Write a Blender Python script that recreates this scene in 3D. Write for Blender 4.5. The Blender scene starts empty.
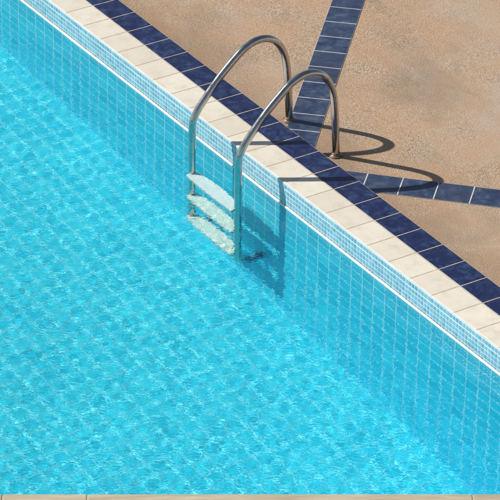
import bpy, bmesh, math, random
import numpy as np
from mathutils import Vector, Matrix

random.seed(4)
rng = np.random.default_rng(11)
sc = bpy.context.scene
C = sc.collection
R = math.radians

# ---------------------------------------------------------------- camera
cam = bpy.data.cameras.new('camera')
cam_ob = bpy.data.objects.new('camera', cam)
C.objects.link(cam_ob)
cr = Vector((0.54291484, 0.83960186, 0.01766877))
cu = Vector((-0.43904521, 0.26584052, 0.85823547))
cd = Vector((-0.71587902, 0.47370617, -0.51295194))
M = Matrix((cr, cu, -cd)).transposed().to_4x4()
M.translation = Vector((18.34064446, -10.62928615, 10.84614306))
cam_ob.matrix_world = M
cam.sensor_width = 36.0
cam.lens = 36.0 * 3581.41 / 500.0
cam.clip_start = 0.5
cam.clip_end = 500
sc.camera = cam_ob

# ---------------------------------------------------------------- light
SX, SY = 0.959, 0.8185                    # shadow displacement per metre of height
sun_dir = Vector((SX, SY, -1)).normalized()
elev = math.asin(-sun_dir.z)
w = bpy.data.worlds.new('World'); sc.world = w; w.use_nodes = True
nt = w.node_tree
sky = nt.nodes.new('ShaderNodeTexSky'); sky.sky_type = 'NISHITA'; sky.sun_disc = False
sky.sun_elevation = elev
sky.sun_rotation = math.atan2(-sun_dir.x, -sun_dir.y)
sky.air_density = 1.0; sky.dust_density = 0.3; sky.ozone_density = 1.0
bg = nt.nodes['Background']; bg.inputs[1].default_value = 0.07
hs = nt.nodes.new('ShaderNodeHueSaturation'); hs.inputs['Saturation'].default_value = 0.75
nt.links.new(sky.outputs[0], hs.inputs['Color']); nt.links.new(hs.outputs[0], bg.inputs[0])
sun = bpy.data.lights.new('sun', 'SUN'); sun.energy = 4.6; sun.angle = R(0.53)
sun.color = (1.0, 0.95, 0.87)
sun_ob = bpy.data.objects.new('sun', sun); C.objects.link(sun_ob)
sun_ob.rotation_euler = sun_dir.to_track_quat('-Z', 'Y').to_euler()
sun_ob.location = (-10, -10, 12)
sun.cycles.is_caustics_light = True
sc.view_settings.view_transform = 'Standard'; sc.view_settings.look = 'None'
sc.view_settings.exposure = 0.22; sc.view_settings.gamma = 1.0
sc.cycles.caustics_refractive = True; sc.cycles.caustics_reflective = False
sc.cycles.max_bounces = 12; sc.cycles.diffuse_bounces = 6; sc.cycles.glossy_bounces = 5
sc.cycles.transmission_bounces = 8
sc.cycles.sample_clamp_indirect = 6.0
sc.cycles.use_denoising = True
try: sc.cycles.denoiser = 'OPENIMAGEDENOISE'
except Exception: pass

# ---------------------------------------------------------------- sizes
T = 0.22                                   # coping tile pitch
W1, W2 = 0.211, 0.194                      # cream and navy row widths
YB = W1 + W2
H = 0.0754                                 # deck lies this far below the coping
WZ = -0.164                                # water level
FZ = lambda x: -1.30 - 0.12 * x           # pool floor
XL, XR, YN = -5.0, 6.53, -5.82
LA, LB = Vector((6.53, 0, 0)), Vector((2.975, -5.82, 0))   # near pool edge line

# ---------------------------------------------------------------- helpers
def link(name, me, mat=None, parent=None, loc=None):
    o = bpy.data.objects.new(name, me); C.objects.link(o)
    if mat: me.materials.append(mat)
    if parent: o.parent = parent
    if loc: o.location = loc
    return o
def obj(name, bm, mat, parent=None, smooth=False, loc=None):
    me = bpy.data.meshes.new(name); bm.to_mesh(me); bm.free()
    if smooth: me.polygons.foreach_set('use_smooth', [True] * len(me.polygons))
    return link(name, me, mat, parent, loc)
def empty(name, loc, label, cat, group=None):
    o = bpy.data.objects.new(name, None); C.objects.link(o); o.location = loc
    o['label'] = label; o['category'] = cat
    if group: o['group'] = group
    return o
def box(bm, x0, x1, y0, y1, z0, z1, bev=0.0, seg=2):
    b = bmesh.new()
    bmesh.ops.create_cube(b, size=1)
    for v in b.verts:
        v.co = Vector(((x0 + x1) / 2 + v.co.x * (x1 - x0), (y0 + y1) / 2 + v.co.y * (y1 - y0), (z0 + z1) / 2 + v.co.z * (z1 - z0)))
    if bev: bmesh.ops.bevel(b, geom=b.edges[:], offset=bev, segments=seg, affect='EDGES', profile=0.6)
    merge(bm, b)
def merge(bm, b):
    me = bpy.data.meshes.new('tmp'); b.to_mesh(me); b.free(); bm.from_mesh(me); bpy.data.meshes.remove(me)
def catmull(P, n=10):
    out = []
    P = [Vector(p) for p in P]
    for i in range(len(P) - 1):
        p0 = P[max(i - 1, 0)]; p1 = P[i]; p2 = P[i + 1]; p3 = P[min(i + 2, len(P) - 1)]
        for k in range(n):
            t = k / n
            out.append(0.5 * ((2 * p1) + (-p0 + p2) * t + (2 * p0 - 5 * p1 + 4 * p2 - p3) * t * t + (-p0 + 3 * p1 - 3 * p2 + p3) * t ** 3))
    out.append(P[-1]); return out
def tube(bm, P, r, seg=28, cap=True):
    rings = []
    for i, p in enumerate(P):
        t = (P[min(i + 1, len(P) - 1)] - P[max(i - 1, 0)]).normalized()
        a = Vector((1, 0, 0)); a = (a - t * a.dot(t)).normalized(); b = t.cross(a)
        rr = r[i] if isinstance(r, (list, tuple)) else r
        rings.append([bm.verts.new(p + (a * math.cos(2 * math.pi * k / seg) + b * math.sin(2 * math.pi * k / seg)) * rr) for k in range(seg)])
    for A, B in zip(rings, rings[1:]):
        for k in range(seg):
            bm.faces.new((A[k], A[(k + 1) % seg], B[(k + 1) % seg], B[k]))
    if cap:
        bm.faces.new(rings[0][::-1]); bm.faces.new(rings[-1])
    bmesh.ops.recalc_face_normals(bm, faces=bm.faces[:])
def lathe(bm, prof, seg=40):
    rings = [[bm.verts.new((r * math.cos(2 * math.pi * k / seg), r * math.sin(2 * math.pi * k / seg), z)) for k in range(seg)] for r, z in prof]
    for A, B in zip(rings, rings[1:]):
        for k in range(seg):
            bm.faces.new((A[k], A[(k + 1) % seg], B[(k + 1) % seg], B[k]))
    bm.faces.new(rings[0][::-1]); bm.faces.new(rings[-1])
    bmesh.ops.recalc_face_normals(bm, faces=bm.faces[:])

# ---------------------------------------------------------------- materials
class Mat:
    def __init__(s, name, rough=0.5, **kw):
        s.m = bpy.data.materials.new(name); s.m.use_nodes = True
        s.t = s.m.node_tree; s.p = s.t.nodes['Principled BSDF']; s.p.inputs['Roughness'].default_value = rough
        for k, v in kw.items(): s.p.inputs[k].default_value = v
    def n(s, typ, ins=None, **kw):
        q = s.t.nodes.new('ShaderNode' + typ)
        for k, v in kw.items(): setattr(q, k, v)
        for k, v in (ins or {}).items():
            if hasattr(v, 'links') or isinstance(v, bpy.types.NodeSocket): s.t.links.new(v, q.inputs[k])
            else: q.inputs[k].default_value = v
        return q
    def obj(s): return s.n('TexCoord').outputs['Object']
    def math(s, op, a, b=0.0, c=0.0): return s.n('Math', {0: a, 1: b, 2: c}, operation=op).outputs[0]
    def ramp(s, fac, stops, interp='LINEAR'):
        q = s.n('ValToRGB', {0: fac}); q.color_ramp.interpolation = interp
        e = q.color_ramp.elements
        while len(e) < len(stops): e.new(0.5)
        for el, (p, c) in zip(e, stops):
            el.position = p; el.color = (*c, 1) if len(c) == 3 else c
        return q.outputs[0]
    def noise(s, vec, scale, detail=4, rough=0.55, dist=0.0):
        return s.n('TexNoise', {'Vector': vec, 'Scale': scale, 'Detail': detail, 'Roughness': rough, 'Distortion': dist}).outputs[0]
    def mix(s, f, a, b, mode='MIX'):
        q = s.n('Mix', data_type='RGBA', blend_type=mode)
        for i, v in ((0, f), (6, a), (7, b)):
            if isinstance(v, bpy.types.NodeSocket): s.t.links.new(v, q.inputs[i])
            else: q.inputs[i].default_value = (*v, 1) if isinstance(v, tuple) else v
        return q.outputs[2]
    def set(s, k, v): s.t.links.new(v, s.p.inputs[k])
    def bump(s, h, strength=0.3, dist=0.003):
        s.set('Normal', s.n('Bump', {'Height': h, 'Strength': strength, 'Distance': dist}).outputs[0])

def attr(mt, name='rnd'):
    return mt.n('Attribute', attribute_name=name).outputs['Fac']

# cream coping tiles
m = Mat('cream_stoneware', 0.45); o = m.obj()
a = m.noise(o, 9, 6, 0.6); b = m.noise(o, 55, 5, 0.6)
c = m.ramp(a, [(0.3, (0.66, 0.585, 0.46)), (0.5, (0.76, 0.70, 0.585)), (0.75, (0.80, 0.755, 0.65))])
c = m.mix(m.ramp(b, [(0.55, (0, 0, 0)), (0.8, (0.45,) * 3)]), c, (0.50, 0.42, 0.32))
c = m.mix(m.math('MULTIPLY', attr(m), 0.5), c, (0.62, 0.55, 0.45))
m.set('Base Color', c); m.bump(b, 0.15, 0.002); CREAM = m.m
# navy glazed tiles
m = Mat('navy_glazed_tile', 0.3); o = m.obj()
a = m.noise(o, 14, 6, 0.65, 0.6); b = m.noise(o, 60, 4, 0.6)
c = m.ramp(a, [(0.32, (0.005, 0.008, 0.042)), (0.5, (0.012, 0.022, 0.090)), (0.66, (0.035, 0.070, 0.150)), (0.8, (0.08, 0.12, 0.18))])
c = m.mix(m.math('MULTIPLY', attr(m), 0.4), c, (0.008, 0.012, 0.06))
m.set('Base Color', c); m.set('Roughness', m.ramp(b, [(0.3, (0.28,) * 3), (0.8, (0.6,) * 3)])); m.bump(b, 0.1, 0.002); NAVY = m.m
# faded blue-grey tiles of the deck strips
m = Mat('weathered_blue_tile', 0.5); o = m.obj()
a = m.noise(o, 11, 6, 0.65, 0.5); b = m.noise(o, 40, 5, 0.65)
c = m.ramp(a, [(0.34, (0.012, 0.020, 0.060)), (0.5, (0.026, 0.048, 0.115)), (0.68, (0.085, 0.115, 0.165))])
c = m.mix(m.ramp(b, [(0.55, (0, 0, 0)), (0.78, (0.5,) * 3)]), c, (0.15, 0.15, 0.14))
c = m.mix(m.math('MULTIPLY', attr(m), 0.5), c, (0.045, 0.06, 0.10))
m.set('Base Color', c); m.bump(b, 0.15, 0.002); BLUE = m.m
# grout
m = Mat('grout', 0.85); o = m.obj(); a = m.noise(o, 30, 4)
m.set('Base Color', m.ramp(a, [(0.3, (0.42, 0.33, 0.23)), (0.7, (0.60, 0.52, 0.40))])); GROUT = m.m
m = Mat('pale_grout', 0.85); o = m.obj(); a = m.noise(o, 30, 4)
m.set('Base Color', m.ramp(a, [(0.3, (0.45, 0.44, 0.41)), (0.7, (0.66, 0.65, 0.60))])); PGROUT = m.m
m = Mat('white_grout', 0.7); o = m.obj(); a = m.noise(o, 20, 4)
m.set('Base Color', m.ramp(a, [(0.3, (0.72, 0.74, 0.72)), (0.7, (0.84, 0.85, 0.82))])); WGROUT = m.m
m = Mat('mosaic_grout', 0.7); o = m.obj(); a = m.noise(o, 6, 5)
m.set('Base Color', m.ramp(a, [(0.35, (0.56, 0.63, 0.64)), (0.65, (0.72, 0.77, 0.77))])); MGROUT = m.m
# mosaic
m = Mat('pale_blue_glass_mosaic', 0.15); o = m.obj(); a = m.noise(o, 60, 3)
c = m.mix(attr(m), (0.14, 0.37, 0.49), (0.30, 0.58, 0.69)); c = m.mix(m.math('MULTIPLY', a, 0.4), c, (0.12, 0.36, 0.50))
m.set('Base Color', c); MOSAIC = m.m
m = Mat('shade_toned_mosaic', 0.4); o = m.obj(); a = m.noise(o, 60, 3)
m.set('Base Color', m.mix(attr(m), (0.15, 0.24, 0.28), (0.30, 0.42, 0.46))); SHADE_MOSAIC = m.m  # bottom row: its shade is put into a darker tile colour
# aggregate deck
m = Mat('exposed_aggregate', 0.8); o = m.obj()
v = m.n('TexVoronoi', {'Vector': o, 'Scale': 165, 'Randomness': 1}); vc = v.outputs['Color']; vd = v.outputs['Distance']
sep = m.n('SeparateColor', {0: vc}).outputs
c = m.ramp(sep[0], [(0.0, (0.20, 0.12, 0.07)), (0.25, (0.40, 0.26, 0.155)), (0.5, (0.52, 0.37, 0.245)), (0.75, (0.45, 0.36, 0.28)), (0.95, (0.66, 0.55, 0.42))])
c = m.mix(m.ramp(vd, [(0.45, (0, 0, 0)), (0.75, (0.8,) * 3)]), c, (0.24, 0.16, 0.105))
big = m.noise(o, 0.9, 5, 0.55, 0.6)
c = m.mix(m.ramp(big, [(0.44, (0, 0, 0)), (0.60, (0.6,) * 3)]), c, (0.46, 0.37, 0.285))
sm = m.noise(m.n('Mapping', {'Vector': o, 'Location': (3.1, 0.7, 0), 'Rotation': (0, 0, 0.5), 'Scale': (0.8, 1.9, 1)}).outputs[0], 1.1, 4, 0.5, 0.4)
c = m.mix(m.ramp(sm, [(0.52, (0, 0, 0)), (0.66, (0.55,) * 3)]), c, (0.23, 0.17, 0.12))
mid = m.noise(o, 3.2, 5, 0.6)
c = m.mix(m.ramp(mid, [(0.38, (0.55,) * 3), (0.62, (0, 0, 0))]), c, (0.47, 0.29, 0.165))
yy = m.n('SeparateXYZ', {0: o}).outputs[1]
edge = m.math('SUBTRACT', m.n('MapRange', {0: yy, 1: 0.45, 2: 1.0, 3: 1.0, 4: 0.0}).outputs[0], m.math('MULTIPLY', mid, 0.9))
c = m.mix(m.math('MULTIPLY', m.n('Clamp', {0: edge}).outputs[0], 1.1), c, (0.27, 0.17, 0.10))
sm2 = m.noise(m.n('Mapping', {'Vector': o, 'Location': (9.1, 4.7, 0)}).outputs[0], 2.1, 4, 0.6, 0.8)
c = m.mix(m.ramp(sm2, [(0.55, (0, 0, 0)), (0.7, (0.5,) * 3)]), c, (0.27, 0.195, 0.135))
m.set('Base Color', c); m.bump(m.math('SUBTRACT', 1.0, vd), 0.5, 0.003); DECK = m.m
# underwater tiles
def watertile(name, lo, hi):
    m = Mat(name, 0.3); o = m.obj(); a = m.noise(o, 1.7, 3)
    c = m.mix(attr(m), lo, hi); m.set('Base Color', c); m.p.inputs['Specular IOR Level'].default_value = 0.08; return m.m
WALLT = watertile('turquoise_wall_tile', (0.009, 0.58, 0.76), (0.024, 0.70, 0.86))
m = Mat('turquoise_grout', 0.7, **{'Base Color': (0.55, 0.93, 0.96, 1)}); TGROUT = m.m
# pool floor (tiles in the texture: it is seen only through moving water)
m = Mat('turquoise_floor_tile', 0.35); o = m.obj()
bk = m.n('TexBrick', {'Vector': o, 'Color1': (0.040, 0.59, 0.69, 1), 'Color2': (0.020, 0.52, 0.65, 1), 'Mortar': (0.24, 0.80, 0.84, 1), 'Scale': 1.0, 'Mortar Size': 0.006, 'Brick Width': 0.118, 'Row Height': 0.118}, offset=0.0, squash=1.0)
m.set('Base Color', bk.outputs['Color']); m.p.inputs['Specular IOR Level'].default_value = 0.08; FLOOR = m.m
# metal
m = Mat('polished_stainless_steel', 0.13, Metallic=1.0); o = m.obj(); a = m.noise(o, 25, 5, 0.6)
m.set('Base Color', m.ramp(a, [(0.3, (0.45, 0.43, 0.40)), (0.7, (0.58, 0.56, 0.53))]))
m.set('Roughness', m.ramp(a, [(0.3, (0.10,) * 3), (0.8, (0.22,) * 3)])); STEEL = m.m
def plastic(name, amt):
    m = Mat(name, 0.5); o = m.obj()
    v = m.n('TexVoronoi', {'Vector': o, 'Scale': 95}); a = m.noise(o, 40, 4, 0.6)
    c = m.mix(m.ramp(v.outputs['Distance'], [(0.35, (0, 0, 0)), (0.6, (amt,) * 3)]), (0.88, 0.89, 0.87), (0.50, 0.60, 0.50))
    c = m.mix(m.ramp(a, [(0.45, (0, 0, 0)), (0.65, (amt * 0.8,) * 3)]), c, (0.80, 0.76, 0.50))  # yellow-green speckle paints caustic sparkle into the colour of the steps
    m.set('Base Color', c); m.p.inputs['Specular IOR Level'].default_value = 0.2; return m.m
PLASTIC = plastic('white_plastic', 0.35); PLASTIC_SPARKLE = plastic('sparkle_painted_plastic', 0.9)
m = Mat('tarnished_steel', 0.5, **{'Metallic': 0.6, 'Base Color': (0.17, 0.14, 0.11, 1)}); DULL = m.m
m = Mat('grey_rubber', 0.8, **{'Base Color': (0.08, 0.24, 0.34, 1), 'Specular IOR Level': 0.05}); RUBBER = m.m
# travertine
m = Mat('honey_travertine', 0.55); o = m.obj()
st = m.n('Mapping', {'Vector': o, 'Rotation': (0, 0, R(-58.6)), 'Scale': (1.0, 1.0, 1.0)}).outputs[0]
st = m.n('Mapping', {'Vector': st, 'Scale': (1.0, 9.0, 1.0)}).outputs[0]
a = m.noise(st, 3.0, 7, 0.6, 0.8); b = m.noise(o, 45, 4)
c = m.ramp(a, [(0.3, (0.30, 0.22, 0.14)), (0.5, (0.44, 0.35, 0.24)), (0.68, (0.58, 0.50, 0.38))])
c = m.mix(m.ramp(b, [(0.6, (0, 0, 0)), (0.75, (0.5,) * 3)]), c, (0.40, 0.31, 0.2))
rn = m.n('ObjectInfo').outputs['Random']
c = m.mix(m.math('MULTIPLY', rn, 0.6), c, (0.58, 0.50, 0.36))
m.set('Base Color', c); m.bump(b, 0.2, 0.002); TRAV = m.m
# water
mw = bpy.data.materials.new('pool_water'); mw.use_nodes = True
t = mw.node_tree; t.nodes.clear()
out = t.nodes.new('ShaderNodeOutputMaterial'); g = t.nodes.new('ShaderNodeBsdfGlass')
# slightly above 1: gives back the n^2 of radiance the renderer drops when light crosses the surface
g.inputs['Color'].default_value = (1.08, 1.20, 1.24, 1); g.inputs['Roughness'].default_value = 0.0; g.inputs['IOR'].default_value = 1.333
tc = t.nodes.new('ShaderNodeTexCoord')
n1 = t.nodes.new('ShaderNodeTexNoise'); n1.inputs['Scale'].default_value = 42; n1.inputs['Detail'].default_value = 1.5; n1.inputs['Roughness'].default_value = 0.45; n1.inputs['Distortion'].default_value = 0.6
bp = t.nodes.new('ShaderNodeBump'); bp.inputs['Strength'].default_value = 1.0; bp.inputs['Distance'].default_value = 0.0013
mp1 = t.nodes.new('ShaderNodeMapping'); mp1.inputs['Rotation'].default_value = (0, 0, R(-57))
mp2 = t.nodes.new('ShaderNodeMapping'); mp2.inputs['Scale'].default_value = (0.6, 1.0, 1.0)
t.links.new(tc.outputs['Object'], mp1.inputs['Vector']); t.links.new(mp1.outputs[0], mp2.inputs['Vector']); t.links.new(mp2.outputs[0], n1.inputs['Vector']); t.links.new(n1.outputs[0], bp.inputs['Height'])
t.links.new(bp.outputs[0], g.inputs['Normal'])
t.links.new(g.outputs[0], out.inputs[0]); WATER = mw

def rnd_attr(me, n, per):
    at = me.attributes.new('rnd', 'FLOAT', 'FACE')
    vals = np.repeat(rng.random(n), per).astype(np.float32)[:len(me.polygons)]
    at.data.foreach_set('value', vals)

# ---------------------------------------------------------------- tile sheets as real little slabs
def chamfer_tiles(name, quads, mat, parent, thick=0.006, ch=0.0025):
    """quads: lists of 4 corners (outer, ccw seen from the normal side) + normal. Each becomes a slab with a chamfered rim."""
    V = []; F = []
    for q, n in quads:
        q = [Vector(p) for p in q]; n = Vector(n); cc = sum(q, Vector()) / 4
        base = len(V)
        V += [p for p in q]; V += [p + n * (thick - ch) for p in q]
        ins = []
        for i in range(4):
            e1 = (q[(i + 1) % 4] - q[i]).normalized(); e2 = (q[i - 1] - q[i]).normalized()
            ins.append(q[i] + (e1 + e2) * ch + n * thick)
        V += ins
        for i in range(4):
            j = (i + 1) % 4
            F.append((base + i, base + j, base + 4 + j, base + 4 + i))
            F.append((base + 4 + i, base + 4 + j, base + 8 + j, base + 8 + i))
        F.append((base + 8, base + 9, base + 10, base + 11))
    me = bpy.data.meshes.new(name); me.from_pydata([tuple(v) for v in V], [], F); me.update()
    rnd_attr(me, len(quads), 9)
    return link(name, me, mat, parent)

def struct(o): o['kind'] = 'structure'; return o

# ---------------------------------------------------------------- ground (deck)
def prism(bm, poly, z0, z1):
    lo = [bm.verts.new((x, y, z0)) for x, y in poly]; hi = [bm.verts.new((x, y, z1)) for x, y in poly]
    bm.faces.new(lo[::-1]); bm.faces.new(hi)
    for i in range(len(poly)):
        j = (i + 1) % len(poly); bm.faces.new((lo[i], lo[j], hi[j], hi[i]))
    bmesh.ops.recalc_face_normals(bm, faces=bm.faces[:])
ld = (LA - LB).normalized(); ln = Vector((ld.y, -ld.x, 0))       # ln points away from the water
LW = 0.42                                                         # near ledge width
P1 = LA + ln * LW; P2 = LB + ln * LW
tt = (YB - P1.y) / ld.y; P1b = P1 + ld * tt
tt = (YN - 0.4 - P2.y) / ld.y; P2b = P2 + ld * tt
bm = bmesh.new()
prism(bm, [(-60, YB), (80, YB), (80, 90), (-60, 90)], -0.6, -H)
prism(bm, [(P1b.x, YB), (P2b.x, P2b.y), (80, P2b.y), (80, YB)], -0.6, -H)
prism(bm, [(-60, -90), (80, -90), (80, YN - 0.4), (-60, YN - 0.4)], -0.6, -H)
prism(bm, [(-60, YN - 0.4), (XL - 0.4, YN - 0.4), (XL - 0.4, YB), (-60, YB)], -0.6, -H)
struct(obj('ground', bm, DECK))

# ---------------------------------------------------------------- pool floor
bm = bmesh.new()
poly = [(XL, 0), (LA.x, 0), (LB.x, LB.y), (XL, YN)]
bm.faces.new([bm.verts.new((x, y, FZ(x))) for x, y in poly][::-1])
fl = struct(obj('pool_floor', bm, FLOOR)); fl.cycles.is_caustics_receiver = True
if fl.data.polygons[0].normal.z < 0: fl.data.flip_normals()

# ---------------------------------------------------------------- deck tile strips let into the aggregate
def strip(name, a0, a1, b0, joints, label):
    """a0->a1 one edge, b0 a point on the other edge; joints = distances from a0 of the grout lines"""
    a0, a1, b0 = Vector((*a0, 0)), Vector((*a1, 0)), Vector((*b0, 0))
    ax = (a1 - a0).normalized(); nx = Vector((ax.y, -ax.x, 0))
    if nx.dot(b0 - a0) < 0: nx = -nx
    wd = nx.dot(b0 - a0)
    root = empty(name, a0 + Vector((0, 0, -H)), label, 'tile inlay')
    q = []; g = 0.0035; ge = 0.0008
    for t0, t1 in zip(joints, joints[1:]):
        pts = [ax * (t0 + g) + nx * ge, ax * (t1 - g) + nx * ge, ax * (t1 - g) + nx * (wd - ge), ax * (t0 + g) + nx * (wd - ge)]
        for p in pts: p.z = 0.001
        if (pts[1] - pts[0]).cross(pts[2] - pts[1]).z < 0: pts = pts[::-1]
        q.append((pts, (0, 0, 1)))
    chamfer_tiles('tile_row', q, BLUE, root, 0.0035, 0.0010)
    bm = bmesh.new(); J0, J1 = joints[0], joints[-1]
    c = [ax * J0, ax * J1, ax * J1 + nx * wd, ax * J0 + nx * wd]
    prism(bm, [(p.x, p.y) for p in c], -0.02, 0.0038)
    obj('grout_bed', bm, PGROUT, root)
    return root
strip('tile_inlay', (0.707, 1.642), (1.812, 0.606), (0.852, 1.799), [k for k in [0.0 + 0.2165 * i for i in range(-24, 12)]],
      'row of faded blue tiles running up and away behind the ladder through the tan deck')
strip('tile_inlay', (2.708, 0.576), (3.183, 1.046), (3.029, 0.593), [-0.2225 + 0.2225 * i for i in range(0, 30)],
      'blue tile row running right from the coping across the tan deck under a handrail shadow')

# ---------------------------------------------------------------- raised coping
cop = empty('pool_coping', (0, 0, 0), 'raised pool coping of cream and navy tile rows with a pale blue mosaic edge', 'pool coping')
N0, N1 = -36, 33
g = 0.0029
def row(name, y0, y1, mat, n0, n1):
    q = []
    for n in range(n0, n1):
        x0, x1 = n * T + g, (n + 1) * T - g
        if x1 > P1b.x + .2: break
        q.append(([(x0, y0 + g, -0.006), (x1, y0 + g, -0.006), (x1, y1 - g, -0.006), (x0, y1 - g, -0.006)], (0, 0, 1)))
    return chamfer_tiles(name, q, mat, cop, 0.006, 0.0016)
row('cream_tile_row', 0.004, W1, CREAM, N0, N1)
row('navy_tile_row', W1, YB, NAVY, N0, N1)
bm = bmesh.new(); box(bm, -8, 7.4, 0.014, YB - 0.002, -2.2, -0.0010); obj('grout_bed', bm, GROUT, cop)
bm = bmesh.new(); box(bm, -8, LA.x, 0.0, 0.0138, -0.1515, -0.0012); lip = obj('white_grout_edge', bm, MGROUT, cop)
rows = [(-0.0105, -0.037), (-0.0455, -0.0715), (-0.0755, -0.1015), (-0.1055, -0.1315), (-0.1355, -0.1485)]
mp = T / 7
q = []; q5 = []
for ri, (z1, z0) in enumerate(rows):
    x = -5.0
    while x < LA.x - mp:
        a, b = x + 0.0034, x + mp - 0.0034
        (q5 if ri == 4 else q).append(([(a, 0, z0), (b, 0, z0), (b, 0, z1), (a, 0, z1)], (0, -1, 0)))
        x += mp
ms = chamfer_tiles('mosaic_band', q, MOSAIC, cop, 0.0016, 0.0008)
m5 = chamfer_tiles('shade_toned_mosaic_row', q5, SHADE_MOSAIC, cop, 0.0016, 0.0008)

# ---------------------------------------------------------------- pool walls
wall = empty('pool_wall', (0, 0, -0.168), 'turquoise square-tiled far wall of the pool beneath the mosaic edge', 'pool wall')
bm = bmesh.new(); box(bm, XL, LA.x, -0.006, 0.0138, -0.169 + .168, -0.152 + .168, 0.002); trim = obj('white_trim', bm, WGROUT, wall)
bm = bmesh.new(); box(bm, XL, LA.x, 0.0, 0.0138, -2.2 + .168, -0.1695 + .168); wg = obj('grout_bed', bm, TGROUT, wall)
q = []; wp = 0.118; z1 = -0.173 + .168
for rz in range(16):
    z0 = z1 - wp; x = XL
    while x < LA.x - wp:
        a, b = x + 0.0042, x + wp - 0.0042
        q.append(([(a, 0, z0 + .0042), (b, 0, z0 + .0042), (b, 0, z1 - .0042), (a, 0, z1 - .0042)], (0, -1, 0)))
        x += wp
    z1 = z0
wt = chamfer_tiles('wall_tiles', q, WALLT, wall, 0.0005, 0.0004)
for o in (lip, ms, m5, trim, wg, wt): o.cycles.is_caustics_receiver = True

# remaining pool sides (outside the frame) and the pale stone ledge of the near side
bm = bmesh.new(); box(bm, XL - 0.4, XL - .002, YN - .4, 0.013, -2.2, -0.02)
o = obj('pool_wall', bm, WALLT); o['label'] = 'turquoise end wall of the pool beyond the left of the picture'; o['category'] = 'pool wall'
bm = bmesh.new(); box(bm, XL, P2b.x, YN - .4, YN - .002, -2.2, -0.02)
o = obj('pool_wall', bm, WALLT); o['label'] = 'turquoise side wall of the pool below the picture'; o['category'] = 'pool wall'
ledge = empty('stone_ledge', LB, 'pale honey stone ledge along the near edge of the pool, bottom of the picture', 'stone ledge')
cuts = [0.0, 1.36, 3.19, 3.637, 5.68, 6.822]
for a, b in zip(cuts, cuts[1:]):
    bm = bmesh.new(); gg = 0.0025
    p = [ld * (a + gg), ld * (b - gg), ld * (b - gg) + ln * LW, ld * (a + gg) + ln * LW]
    if b > 6.5: p[2] = p[1] + ln * LW
    prism(bm, [(v.x, v.y) for v in p], -0.06, 0.0)
    bmesh.ops.bevel(bm, geom=bm.edges[:], offset=0.004, segments=2, affect='EDGES')
    obj('slab', bm, TRAV, ledge)
bm = bmesh.new(); p = [Vector((0, 0, 0)) + ln * .01, ld * 6.8 + ln * .01, ld * 6.8 + ln * (LW - .01), ln * (LW - .01)]
prism(bm, [(v.x, v.y) for v in p], -2.2, -0.061); wl = obj('ledge_wall', bm, WALLT, ledge); wl.cycles.is_caustics_receiver = True
bm = bmesh.new(); prism(bm, [(v.x, v.y) for v in p], -0.0605, -0.003); obj('mortar', bm, GROUT, ledge)

# ---------------------------------------------------------------- water: one sheet of real ripples
step = 0.014
nx = int((LA.x - XL) / step) + 1; ny = int((-YN) / step) + 1
X = np.linspace(XL, LA.x, nx); Y = np.linspace(YN, 0.0008, ny)
gx, gy = np.meshgrid(X, Y)
def ripples(gx, gy):
    z = np.zeros_like(gx)
    base = math.radians(205)
    for lo, hi, n, slope, spread in ((0.05, 0.10, 80, 0.0044, 1.5), (0.11, 0.22, 40, 0.0012, 1.3), (0.22, 0.5, 30, 0.0020, 1.2), (0.5, 1.3, 10, 0.003, 0.9)):
        for _ in range(n):
            lam = math.exp(rng.uniform(math.log(lo), math.log(hi))); k = 2 * math.pi / lam
            th = base + rng.normal(0, spread); ph = rng.uniform(0, 2 * math.pi)
            A = slope * math.sqrt(2.0 / n) / k
            z += A * np.sin(k * (gx * math.cos(th) + gy * math.sin(th)) + ph)
    return z
gz = ripples(gx, gy)
nv = nx * ny
co = np.empty((nv, 3), np.float32); co[:, 0] = gx.ravel(); co[:, 1] = gy.ravel(); co[:, 2] = gz.ravel()
idx = np.arange(nv).reshape(ny, nx)
f = np.stack([idx[:-1, :-1], idx[:-1, 1:], idx[1:, 1:], idx[1:, :-1]], -1).reshape(-1, 4)
cxy = co[f].mean(1)
dist = (cxy[:, 0] - LA.x) * ln.x + (cxy[:, 1] - LA.y) * ln.y
f = f[dist < 0.02]
used = np.zeros(nv, bool); used[f.ravel()] = True
remap = np.cumsum(used) - 1; co = co[used]; f = remap[f]
me = bpy.data.meshes.new('water')
me.vertices.add(len(co)); me.vertices.foreach_set('co', co.ravel())
me.loops.add(f.size); me.loops.foreach_set('vertex_index', f.ravel().astype(np.int32))
me.polygons.add(len(f)); me.polygons.foreach_set('loop_start', np.arange(0, f.size, 4, dtype=np.int32))
me.update(calc_edges=True)
me.polygons.foreach_set('use_smooth', np.ones(len(f), bool)); me.update()
wa = struct(link('water', me, WATER)); wa.location.z = WZ
wa.cycles.is_caustics_caster = True

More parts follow.
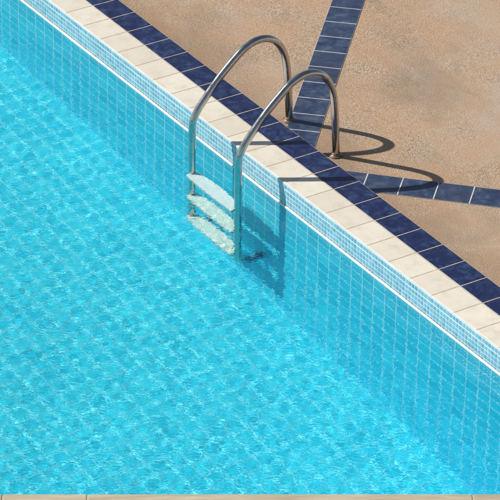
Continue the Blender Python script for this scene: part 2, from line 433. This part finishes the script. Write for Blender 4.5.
# ---------------------------------------------------------------- pool ladder
RX = (1.8845, 2.4146); RR = 0.0238
lad = empty('pool_ladder', ((RX[0] + RX[1]) / 2, 0.534, -H), 'polished steel pool ladder with two arched handrails and white steps going down into the water', 'pool ladder')
base = Vector(lad.location)
ctrl = [(-0.188, -0.97), (-0.188, -0.75), (-0.188, -0.45), (-0.188, -0.2), (-0.188, 0.0), (-0.187, 0.098), (-0.164, 0.168), (-0.114, 0.239), (0.009, 0.379),
        (0.130, 0.490), (0.195, 0.536), (0.265, 0.562), (0.335, 0.562), (0.400, 0.535), (0.450, 0.485), (0.486, 0.415), (0.508, 0.322), (0.524, 0.145), (0.536, -0.066)]
foot = [(0.000, -1.085), (-0.045, -1.085), (-0.100, -1.082), (-0.150, -1.065), (-0.180, -1.03)]
for k, rx in enumerate(RX):
    path = catmull([(rx, y, z) for y, z in foot + ctrl], 9)
    path = [p - base for p in path]
    bm = bmesh.new(); tube(bm, path, RR, 36)
    hr = obj('handrail', bm, STEEL, lad, smooth=True)
    bm = bmesh.new(); lathe(bm, [(0.043, 0.0005), (0.045, 0.004), (0.043, 0.0065), (0.038, 0.0085), (0.031, 0.011), (0.0275, 0.019), (0.0262, 0.024)])
    fg = obj('flange', bm, DULL, hr, smooth=True); fg.location = Vector((rx, 0.536, -H)) - base
    bm = bmesh.new(); tube(bm, [Vector((rx, y, -1.085)) - base for y in (-0.115, -0.11, -0.012, -0.006, -0.003)], [0.0250, 0.027, 0.029, 0.027, 0.020], 24)
    rb = obj('rubber_end', bm, RUBBER, hr, smooth=True); rb.cycles.is_caustics_receiver = True
    hr.cycles.is_caustics_receiver = True
for z in (-0.318, -0.618, -0.925):
    bm = bmesh.new(); n = 28; th = 0.032
    L = RX[1] - RX[0] - 0.012; top = []; 
    # outline: straight front, back edge bulging towards the wall, with a lip turned down in front
    def sect(u):
        bul = 1 - (2 * u - 1) ** 2
        yf = -0.045 - 0.008 * bul; yb = 0.030 + 0.026 * bul
        pts = [(yf, -th), (yf - .001, -0.006), (yf + 0.006, 0.0)]
        m_ = 16
        for j in range(m_ + 1):                       # moulded anti-slip ribs across the tread
            yy = yf + 0.012 + (yb - yf - 0.024) * j / m_
            pts.append((yy, 0.0))
        pts += [(yb - 0.006, 0.0), (yb, -0.006), (yb, -th)]
        return pts
    rings = []
    for i in range(n + 1):
        u = i / n
        rings.append([bm.verts.new((-L / 2 + L * u, y, zz)) for y, zz in sect(u)])
    for A, B in zip(rings, rings[1:]):
        for j in range(len(A)):
            bm.faces.new((A[j], A[(j + 1) % len(A)], B[(j + 1) % len(A)], B[j]))
    bm.faces.new(rings[0]); bm.faces.new(rings[-1][::-1])
    bmesh.ops.recalc_face_normals(bm, faces=bm.faces[:])
    st = obj('step', bm, PLASTIC if z > -0.4 else PLASTIC_SPARKLE, lad); st.location = Vector(((RX[0] + RX[1]) / 2, -0.188, z)) - base
    st.cycles.is_caustics_receiver = True
